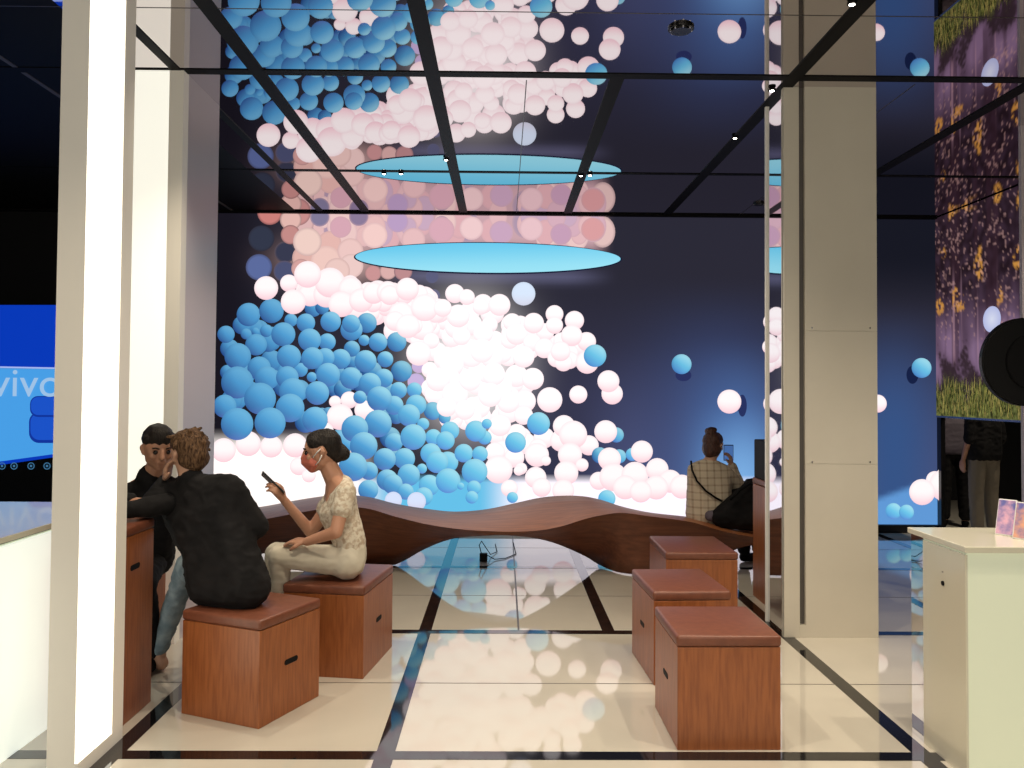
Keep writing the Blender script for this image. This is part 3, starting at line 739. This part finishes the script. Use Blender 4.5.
# ---- woman in cream, profile facing left
Y0 = 4.72
W_ = empty('person', (P(345, 560, Y0).x, Y0, 0), 'woman in cream lace top and trousers with coral mask holding a phone', 'person')
hc = P(322.5, 452, Y0); HR = frame((-1, -.10, -.12)); hs = 1.06
nk = P(335, 480, Y0)
shN, shF = P(346, 492, 4.575), P(339, 491, 4.88)
chN, chF = P(341, 511, 4.66), P(338, 511, 4.80)
wN, wF = P(350, 541, 4.655), P(349, 541, 4.79)
hN, hF = P(347, 561, 4.64), P(346, 561, 4.82)
knN, knF = P(279, 556, 4.60), P(276, 553, 4.80)
anN, anF = P(284, 640, 4.72), P(262, 636, 4.86)
anN.z = .11; anF.z = .11
elN, wrN = P(336, 532, 4.50), P(307, 541.5, 4.54)
elF, wrF = P(311, 532, 4.90), P(284, 500, 4.82)
body = head_prims(hc, HR, hs)
body += [seg(hc + Vector((.025, 0, -.06)), nk, .052, .058), [(nk, .05), (shN, .035), (shF, .035), (chN, .085), (chF, .085)],
         [(chN, .085), (chF, .085), (wN, .078), (wF, .078)], [(wN, .078), (wF, .078), (hN, .088), (hF, .088)],
         seg(hN, knN, .076, .05), seg(hF, knF, .076, .05), seg(knN, anN, .046, .032), seg(knF, anF, .046, .032),
         seg(anN, anN + Vector((-.13, 0, -.07)), .03, .025), seg(anF, anF + Vector((-.13, 0, -.07)), .03, .025),
         seg(shN, elN, .046, .037), seg(elN, wrN, .037, .025), seg(shF, elF, .046, .037), seg(elF, wrF, .037, .025)]
dF = (P(277, 489, 4.78) - wrF)
body += hand(wrN, P(295, 541, 4.57) - wrN, (0, .2, -1), .25, 1, .95)
body += hand(wrF, dF, (-.75, -.15, .55), .75, -1, 1.0)
blob('body', body, M['skin'], W_, .0055, 3)
eyes(hc, HR, hs, W_)
def HT(x, y, z): return hc + HR @ (Vector((x, y, z)) * hs)
blob('hair', [[(HT(0, -.030, .045), .080 * hs), (HT(0, .012, .050), .074 * hs)], [(HT(0, -.045, .01), .068 * hs), (HT(0, -.07, -.03), .04 * hs)],
              [(HT(.045, .03, .055), .040 * hs), (HT(-.045, .03, .055), .040 * hs), (HT(0, .045, .075), .034 * hs)], [(HT(0, -.105, -.022), .041 * hs), (HT(0, -.095, .0), .036 * hs)]], M['hair_black'], W_, .006, 3)
blob('face_mask', [[(HT(0, .062, -.078), .027 * hs), (HT(0, .098, -.018), .018 * hs), (HT(.042, .045, -.05), .026 * hs), (HT(-.042, .045, -.05), .026 * hs), (HT(.032, .062, -.010), .02 * hs), (HT(-.032, .062, -.010), .02 * hs), (HT(0, .105, -.045), .014 * hs)]], M['mask'], W_, .005, 3)
sgn = 1 if (HR @ Vector((1, 0, 0))).y < 0 else -1
tube('mask_loop', [HT(sgn * .066, .045, -.02) - W_.location, HT(sgn * .078, .02, .005) - W_.location, HT(sgn * .085, -.002, .022) - W_.location], .003, M['white'], W_)
tube('mask_loop', [HT(sgn * .066, .035, -.06) - W_.location, HT(sgn * .080, .012, -.04) - W_.location, HT(sgn * .086, -.006, -.01) - W_.location], .003, M['white'], W_)
top = [[(P(344, 484, Y0), .052), (shN, .05), (shF, .05), (P(331, 499, 4.68), .03), (P(331, 499, 4.78), .03), (P(345, 500, Y0), .07)], [(shN, .045), (shF, .045), (P(342, 487, Y0), .056), (chN, .097), (chF, .097)], [(chN, .097), (chF, .097), (P(334, 513, 4.68), .085), (P(334, 513, 4.78), .085), (wN, .088), (wF, .088)], [(wN, .088), (wF, .088), (P(349, 550, 4.66), .092), (P(349, 550, 4.8), .092)],
       seg(shN, shN.lerp(elN, .45), .058, .060), seg(shF, shF.lerp(elF, .45), .058, .060)]
blob('lace_top', top, M['lace'], W_, .008, 3)
tr = [[(P(350, 550, 4.66), .093), (P(350, 550, 4.8), .093), (hN, .104), (hF, .104)], seg(hN, knN, .090, .062), seg(hF, knF, .090, .062), seg(knN, anN + Vector((0, 0, .05)), .060, .045), seg(knF, anF + Vector((0, 0, .05)), .060, .045)]
blob('trousers', tr, M['cream_cloth'], W_, .008, 3)
for a in (anN, anF):
    blob('shoe', [[(a + Vector((.02, 0, -.06)), .038), (a + Vector((-.14, 0, -.075)), .032)]], M['white'], W_, .008, 2)
# her phone
pa, pb = P(262, 473, 4.80), P(284, 494, 4.80)
ph = empty('phone', (pa + pb) / 2, 'dark phone held up in the hand of the woman in cream', 'phone')
dx = (pb - pa).normalized(); nn = Vector((-.6, -.35, -.3)); nn = (nn - dx * nn.dot(dx)).normalized(); wv = dx.cross(nn)
def slab(name, L, Wd, T, off, m, parent, bev=.003):
    bm = bmesh.new(); bm_box(bm, (-L / 2, -Wd / 2, -T / 2 + off), (L / 2, Wd / 2, T / 2 + off), bev)
    R = Matrix((dx, wv, nn)).transposed(); bmesh.ops.rotate(bm, verts=bm.verts, matrix=R)
    return bm_obj(name, bm, m, parent)
slab('body', (pb - pa).length, .075, .009, 0, M['black_satin'], ph)
slab('camera', .03, .03, .004, .006, M['metal'], ph, .001)

# ---- man in black jacket, back to us
J = empty('person', (cA.x, cA.y, 0), 'man in a black jacket and pale jeans seen from behind, hand on his cheek', 'person')
hc = P(189, 455, 4.28); HR = frame((-.72, .62, -.12)); hs = 1.04
hipL, hipR = P(211, 583, 4.14), P(247, 583, 4.08)
hipL.z = .585; hipR.z = .585
wL, wR = P(203, 548, 4.16), P(236, 547, 4.10)
cL, cR = P(186, 516, 4.26), P(225, 513, 4.14)
sL, sR = P(172, 492, 4.30), P(230, 488, 4.12)
nk = P(191, 482, 4.24)
eR = P(256, 527, 4.16); wrR = P(205, 521, 4.52)
wrR.z = .955; eL = P(150, 517, 4.20); eL.z = .955; wrL = P(166, 482, 4.30)
kL, kR = P(188, 566, 4.52), P(225, 568, 4.60)
aL, aR = P(160, 628, 4.60), P(200, 640, 4.75); aL.z = .13; aR.z = .12
body = head_prims(hc, HR, hs) + [seg(hc - Vector((0, .02, .05)), nk, .054, .056), [(nk, .05), (sL, .045), (sR, .045), (cL, .085), (cR, .085)], [(cL, .085), (cR, .085), (wL, .08), (wR, .08)], [(wL, .08), (wR, .08), (hipL, .09), (hipR, .09)],
        seg(sL, eL, .05, .04), seg(eL, wrL, .038, .027), seg(sR, eR, .05, .04), seg(eR, wrR, .038, .027), seg(hipL, kL, .075, .055), seg(hipR, kR, .075, .055), seg(kL, aL, .05, .036), seg(kR, aR, .05, .036)]
body += hand(wrL, P(169, 463, 4.27) - wrL, (.8, -.1, .1), .3, -1, 1.0) + hand(wrR, (-1, .3, 0), (0, 0, -1), .3, 1, 1.0)
blob('body', body, M['skin2'], J, .006, 3)
eyes(hc, HR, hs, J)
def HT(x, y, z): return hc + HR @ (Vector((x, y, z)) * hs)
hair = [[(HT(0, -.03, .045), .084 * hs), (HT(0, .025, .055), .076 * hs)], [(HT(0, -.055, .0), .066 * hs), (HT(0, -.062, -.045), .045 * hs), (HT(.03, -.045, -.02), .05 * hs), (HT(-.03, -.045, -.02), .05 * hs)]]
rnd = random.Random(3)
for k in range(46):
    a = rnd.uniform(0, 2 * PI); e = rnd.uniform(-.3, 1.4); v = Vector((math.cos(a) * math.cos(e), math.sin(a) * math.cos(e), math.sin(e)))
    if v.y > .45 and v.z < .5: continue
    b = Vector((0, -.012, .045)) + Vector((v.x * .080, v.y * .098, v.z * .076)); hair.append(seg(HT(*b), HT(*(b + Vector((rnd.uniform(-.03, .03), rnd.uniform(-.02, .03), rnd.uniform(-.02, .012))) + v * .004)), .013, .008))
blob('hair', hair, M['hair_brown'], J, .0055, 2)
jk = [[(nk + Vector((0, 0, -.02)), .066), (sL, .066), (sR, .066), (cL, .108), (cR, .108)], [(cL, .108), (cR, .108), (wL, .104), (wR, .104)], [(wL, .104), (wR, .104), (hipL, .118), (hipR, .118)],
      seg(sL, eL, .068, .056), seg(eL, wrL, .056, .040), seg(sR, eR, .070, .062), seg(eR, wrR, .060, .042), seg(nk + Vector((0, 0, -.02)), nk + Vector((0, .005, .022)), .072, .063)]
blob('jacket', jk, M['jacket'], J, .009, 3)
jn = [[(hipL, .105), (hipR, .105), (hipL + Vector((0, .05, -.02)), .09)], seg(hipL, kL, .088, .068), seg(hipR, kR, .088, .068), seg(kL, aL, .066, .048), seg(kR, aR, .066, .048)]
blob('jeans', jn, M['jeans'], J, .009, 3)
for a in (aL, aR):
    blob('shoe', [[(a + Vector((.01, .0, -.085)), .040), (a + Vector((-.10, .11, -.095)), .033)], seg(a, a + Vector((0, 0, -.08)), .034, .036)], M['skin2'] if a is aL else M['white'], J, .008, 2)

# ---- man facing us behind the tall block
Q = empty('person', (P(152, 560, 4.76).x - .10, 4.80, 0), 'black-haired man in black facing us, elbows on the tall wooden block', 'person')
hc = P(158.5, 449, 4.62); HR = frame((.55, -.80, -.22)); hs = 1.05
nk = P(150, 480, 4.68)
sL, sR = P(168, 499, 4.74), P(118, 499, 4.66)
cL, cR = P(158, 520, 4.76), P(126, 520, 4.74)
hL, hR = P(153, 590, 4.84), P(126, 590, 4.80); hL.z = hR.z = .565
eL = P(166, 518, 4.18); eL.z = .968; wL_ = P(128, 505, 4.02); wL_.z = .965
eR = P(112, 520, 4.30); wR_ = P(130, 508, 4.32); eR.z = .965; wR_.z = .965
kL, kR = P(178, 577, 4.48), P(140, 580, 4.42); aL, aR = P(170, 640, 4.6), P(137, 650, 4.5); kL.x -= .18; kR.x -= .2; kL.z = kR.z = .5; aL.x = kL.x; aR.x = kR.x; aL.z = aR.z = .11
body = head_prims(hc, HR, hs) + [seg(hc - Vector((0, -.02, .05)), nk, .053, .057), [(nk, .05), (sL, .05), (sR, .05), (cL, .09), (cR, .09)], [(cL, .09), (cR, .09), (hL, .095), (hR, .095)],
        seg(sL, eL, .048, .038), seg(eL, wL_, .036, .026), seg(sR, eR, .048, .038), seg(eR, wR_, .036, .026), seg(hL, kL, .07, .052), seg(hR, kR, .07, .052), seg(kL, aL, .048, .035), seg(kR, aR, .048, .035)]
body += hand(wL_, (-1, -.3, 0), (0, 0, -1), .3, 1) + hand(wR_, (1, -.25, 0), (0, 0, -1), .3, -1)
blob('body', body, M['skin'], Q, .006, 3)
eyes(hc, HR, hs, Q)
def HT(x, y, z): return hc + HR @ (Vector((x, y, z)) * hs)
hair = [[(HT(0, -.030, .050), .083 * hs), (HT(0, .022, .066), .070 * hs)], [(HT(0, -.055, .0), .066 * hs), (HT(0, -.06, -.04), .05 * hs)], [(HT(.055, .02, .06), .034 * hs), (HT(-.055, .02, .06), .034 * hs), (HT(0, .062, .072), .028 * hs)]]
blob('hair', hair, M['hair_black'], Q, .006, 2)
jk = [seg(nk + Vector((0, 0, -.01)), nk + Vector((.005, -.01, .03)), .078, .066), [(nk + Vector((0, 0, -.03)), .064), (sL, .066), (sR, .066), (cL, .11), (cR, .11)], [(cL, .11), (cR, .11), (hL, .112), (hR, .112)], seg(sL, eL, .066, .056), seg(eL, wL_, .055, .040), seg(sR, eR, .066, .056), seg(eR, wR_, .055, .040)]
blob('jacket', jk, M['jacket'], Q, .009, 3)
tr = [[(hL, .104), (hR, .104)], seg(hL, kL, .085, .065), seg(hR, kR, .085, .065), seg(kL, aL, .062, .05), seg(kR, aR, .062, .05)]
blob('trousers', tr, M['jacket'], Q, .009, 3)
for a in (aL, aR): blob('shoe', [[(a + Vector((0, .02, -.065)), .042), (a + Vector((0, -.15, -.075)), .035)]], M['black'], Q, .008, 2)

# ---- plaid shirt on the bench
Y0 = 7.22
B = empty('person', (P(706, 520, Y0).x, Y0, 0), 'person in beige plaid shirt on the bench photographing with a phone, hair in a bun', 'person')
hc = P(713.5, 446, Y0 + .03); HR = frame((.70, .70, -.05)); hs = .98
nk = P(709, 462, Y0)
sL, sR = P(695, 470, Y0), P(724, 472, Y0 + .03)
cL, cR = P(700, 484, Y0 + .02), P(719, 484, Y0 + .04)
hL, hR = P(700, 515, Y0), P(716, 516, Y0)
eR, wrR = P(739, 487, Y0 + .10), P(732, 467, Y0 + .24)
eL, wrL = P(694, 494, Y0 + .16), P(706, 488, Y0 + .33)
kR, kL = P(752, 488, Y0 + .10), P(748, 505, Y0 + .32)
aR, aL = P(760, 540, Y0 + .18), P(744, 545, Y0 + .36); aR.z = .11; aL.z = .11
body = head_prims(hc, HR, hs) + [seg(hc - Vector((0, .01, .05)), nk, .05, .053), [(nk, .05), (sL, .045), (sR, .045), (cL, .085), (cR, .085)], [(cL, .085), (cR, .085), (hL, .09), (hR, .09)],
        seg(sR, eR, .044, .036), seg(eR, wrR, .034, .025), seg(sL, eL, .044, .036), seg(eL, wrL, .034, .025), seg(hR, kR, .08, .055), seg(hL, kL, .08, .055), seg(kR, aR, .05, .035), seg(kL, aL, .05, .035)]
body += hand(wrR, (-.15, .0, 1), (-.8, .4, 0), .6, 1) + hand(wrL, (.6, .6, .1), (0, 0, -1), .4, 1)
blob('body', body, M['skin2'], B, .007, 3)
eyes(hc, HR, hs, B)
def HT(x, y, z): return hc + HR @ (Vector((x, y, z)) * hs)
blob('hair', [[(HT(0, -.030, .045), .085), (HT(0, .02, .055), .074)], [(HT(0, -.045, .0), .075), (HT(0, -.06, -.05), .058), (HT(.03, -.03, -.03), .06), (HT(-.03, -.03, -.03), .06)], [(HT(0, -.05, .125), .045), (HT(.025, -.03, .145), .022)], [(HT(-.03, -.05, .13), .03)]], M['hair_dark'], B, .007, 2)
sh = [[(nk + Vector((0, 0, -.02)), .062), (sL, .066), (sR, .066), (cL, .112), (cR, .112)], [(cL, .112), (cR, .112), (hL, .125), (hR, .12)], seg(sR, eR, .066, .062), seg(eR, wrR, .060, .045), seg(sL, eL, .066, .06), seg(eL, wrL, .06, .045)]
blob('plaid_shirt', sh, M['plaid'], B, .009, 3)
tr = [[(hL + Vector((.02, .0, -.03)), .105), (hR + Vector((.05, 0, -.02)), .105)], seg(hR, kR, .12, .085), seg(hL + Vector((.1, 0, 0)), kL, .11, .09), seg(kR, aR, .09, .06), seg(kL, aL, .08, .055)]
blob('trousers', tr, M['jacket'], B, .01, 3)
for a in (aR, aL): blob('shoe', [[(a + Vector((0, 0, -.065)), .045), (a + Vector((.12, .06, -.075)), .036)]], M['black'], B, .009, 2)
pts = [P(691, 461, Y0 - .06), P(692, 470, Y0 - .10), P(697, 481, Y0 - .115), P(706, 491, Y0 - .115), P(716, 498, Y0 - .12), P(722, 501, Y0 - .10)]
strap = tube('shoulder_strap', [p - B.location for p in pts], .009, M['black'], B)
pb_ = P(728.5, 453, Y0 + .30)
ph = empty('phone', pb_, 'phone held up by the person in plaid, glowing screen', 'phone')
box('body', (-.045, -.004, -.07), (.045, .006, .075), M['black_satin'], ph, bevel=.003)
box('screen', (-.040, -.0055, -.062), (.040, -.0045, .067), mat('phone_live_view', (.1, .2, .5), .3, emit=(.05, .14, .38), es=.8), ph)
# shoulder bag at the hip
bg = P(716, 516, Y0 - .14); 
bag = empty('shoulder_bag', (bg.x, bg.y, bg.z - .06), 'small grey-violet bag at the hip of the person in plaid', 'bag')
blob('pouch', [[(bg + Vector((-.05, 0, .0)), .045), (bg + Vector((.08, 0, .02)), .05), (bg + Vector((.05, .0, -.03)), .04)]], M['grey_cloth'], bag, .008, 2)
# black backpack leaning on the bench against the block, and a black case standing on the block
bk = P(738, 505, 7.0)
rk = empty('backpack', (bk.x, bk.y, .45), 'black backpack slumped on the bench beside the tall wooden block', 'bag')
blob('bag_body', [[(P(722, 517, 7.05), .09), (P(752, 520, 7.05), .09), (P(752, 492, 7.1), .10), (P(738, 505, 7.05), .08)]], M['jacket'], rk, .01, 3)
tube('bag_strap', [P(730, 500, 6.93) - rk.location, P(740, 490, 6.95) - rk.location, P(750, 484, 7.0) - rk.location, P(757, 487, 7.0) - rk.location], .012, M['black'], rk)
rk = empty('speaker_box', (2.067, 6.13, .90), 'black upright box on the tall wooden block beside the beige pillar', 'box')
bm = bmesh.new(); bm_box(bm, (-.155, -.18, 0), (.155, .18, .29), .008); bm_obj('case', bm, M['black'], rk)
box('front_grille', (-.14, -.184, .015), (.14, -.1795, .27), M['black'], rk)

# ---- people standing beyond the forest screen
def stander(x, y, label, topm, botm, hairm, rz, skin):
    r = empty('person', (x, y, 0), label, 'person')
    R = Matrix.Rotation(rz, 3, 'Z')
    def T(a, b, c): return Vector((x, y, 0)) + R @ Vector((a, b, c))
    hc = T(0, .02, 1.56); HR = frame(R @ Vector((0, 1, 0)))
    arms = []; slv = []
    for s in (-1, 1):
        arms += [seg(T(s * .17, 0, 1.36), T(s * .22, -.02, 1.08), .045, .037), seg(T(s * .22, -.02, 1.08), T(s * .20, .08, .84), .035, .025)] + hand(T(s * .20, .08, .84), R @ Vector((0, .15, -1)), R @ Vector((-s, 0, 0)), .35, s)
        slv += [seg(T(s * .17, 0, 1.36), T(s * .22, -.02, 1.06), .062, .056)]
    legs = []; tr = []
    for s in (-1, 1):
        legs += [seg(T(s * .09, 0, .86), T(s * .10, .01, .47), .075, .052), seg(T(s * .10, .01, .47), T(s * .11, -.01, .09), .05, .035), seg(T(s * .11, -.02, .06), T(s * .12, .14, .03), .038, .028)]
        tr += [seg(T(s * .09, 0, .86), T(s * .10, .01, .47), .095, .075), seg(T(s * .10, .01, .47), T(s * .11, -.01, .13), .074, .066)]
    body = head_prims(hc, HR) + [seg(T(0, 0, 1.50), T(0, 0, 1.38), .05, .055), [(T(.15, 0, 1.35), .05), (T(-.15, 0, 1.35), .05), (T(.07, 0, 1.2), .09), (T(-.07, 0, 1.2), .09)], [(T(.07, 0, 1.2), .09), (T(-.07, 0, 1.2), .09), (T(.08, 0, .92), .09), (T(-.08, 0, .92), .09)]] + arms + legs
    blob('body', body, skin, r, .009, 2)
    blob('top', [[(T(.15, 0, 1.35), .065), (T(-.15, 0, 1.35), .065), (T(.08, 0, 1.2), .11), (T(-.08, 0, 1.2), .11)], [(T(.08, 0, 1.2), .11), (T(-.08, 0, 1.2), .11), (T(.09, 0, .9), .115), (T(-.09, 0, .9), .115)]] + slv, topm, r, .011, 2)
    blob('trousers', tr + [[(T(.07, 0, .88), .105), (T(-.07, 0, .88), .105)]], botm, r, .011, 2)
    blob('hair', [[(hc + HR @ Vector((0, -.03, .045)), .085), (hc + HR @ Vector((0, .02, .06)), .07)], [(hc + HR @ Vector((0, -.05, -.02)), .06)]], hairm, r, .009, 2)
    for s in (-1, 1): blob('shoe', [[(T(s * .11, -.03, .045), .043), (T(s * .12, .15, .038), .036)]], M['black'], r, .01, 2)
X = lambda px, Y: P(px, 460, Y).x
stander(X(984, 8.9), 8.9, 'standing person in black top and pale trousers, seen below the forest screen', M['jacket'], M['beige_trousers'], M['hair_black'], .3, M['skin'])
stander(X(954, 9.65), 9.65, 'standing person in grey top and dark trousers, half hidden at the big screen edge', M['grey_cloth'], M['jacket'], M['hair_dark'], -.4, M['skin2'])

# ------------------------------------------------------------------ camera, light, world
cam = bpy.data.cameras.new('camera'); co = bpy.data.objects.new('camera', cam); COL.objects.link(co)
cam.sensor_width = 36; cam.lens = 36 * F / 1024; cam.shift_y = SHY; cam.clip_start = .05
co.matrix_world = Matrix.Translation(CAM) @ ROT
SC.camera = co

def spot(loc, power, size=110, col=(1, .86, .66), r=.03, blend=.8, rot=(0, 0, 0)):
    l = bpy.data.lights.new('spotlight', 'SPOT'); l.energy = power; l.spot_size = math.radians(size); l.spot_blend = blend; l.color = col; l.shadow_soft_size = r
    o = bpy.data.objects.new('spotlight', l); COL.objects.link(o); o.location = loc; o.rotation_euler = rot
for x, y, p in [(-.44, 2.9, 150), (1.85, 2.9, 150), (-1.5, 4.4, 110), (.74, 5.2, 110), (1.0, 4.0, 90), (2.7, 3.4, 120), (-.44, 5.9, 80), (3.3, 2.7, 90), (-2.9, 2.7, 70), (.8, 1.2, 90)]:
    spot((x, y, H - .03), p)
def area(loc, rot, sx, sy, power, col):
    l = bpy.data.lights.new('fill_light', 'AREA'); l.shape = 'RECTANGLE'; l.size = sx; l.size_y = sy; l.energy = power; l.color = col
    o = bpy.data.objects.new('fill_light', l); COL.objects.link(o); o.location = loc; o.rotation_euler = rot
area((.5, -2.6, 2.2), (math.radians(88), 0, 0), 7, 2.2, 130, (1, .93, .80))  # unseen fill added behind the camera to brighten pillars and front faces
spot((5.6, 8.4, 3.3), 160, 120); spot((4.4, 5.2, H - .03), 60)  # first spot is added to brighten the people beyond the forest screen
w = bpy.data.worlds.new('world'); SC.world = w; w.use_nodes = True
w.node_tree.nodes['Background'].inputs[0].default_value = (.02, .02, .03, 1)
SC.view_settings.view_transform = 'Standard'; SC.view_settings.look = 'None'
SC.view_settings.exposure = 0; SC.view_settings.gamma = 1
SC.cycles.use_denoising = True
SC.cycles.max_bounces = 8
SC.cycles.sample_clamp_indirect = 4
SC.cycles.caustics_reflective = False
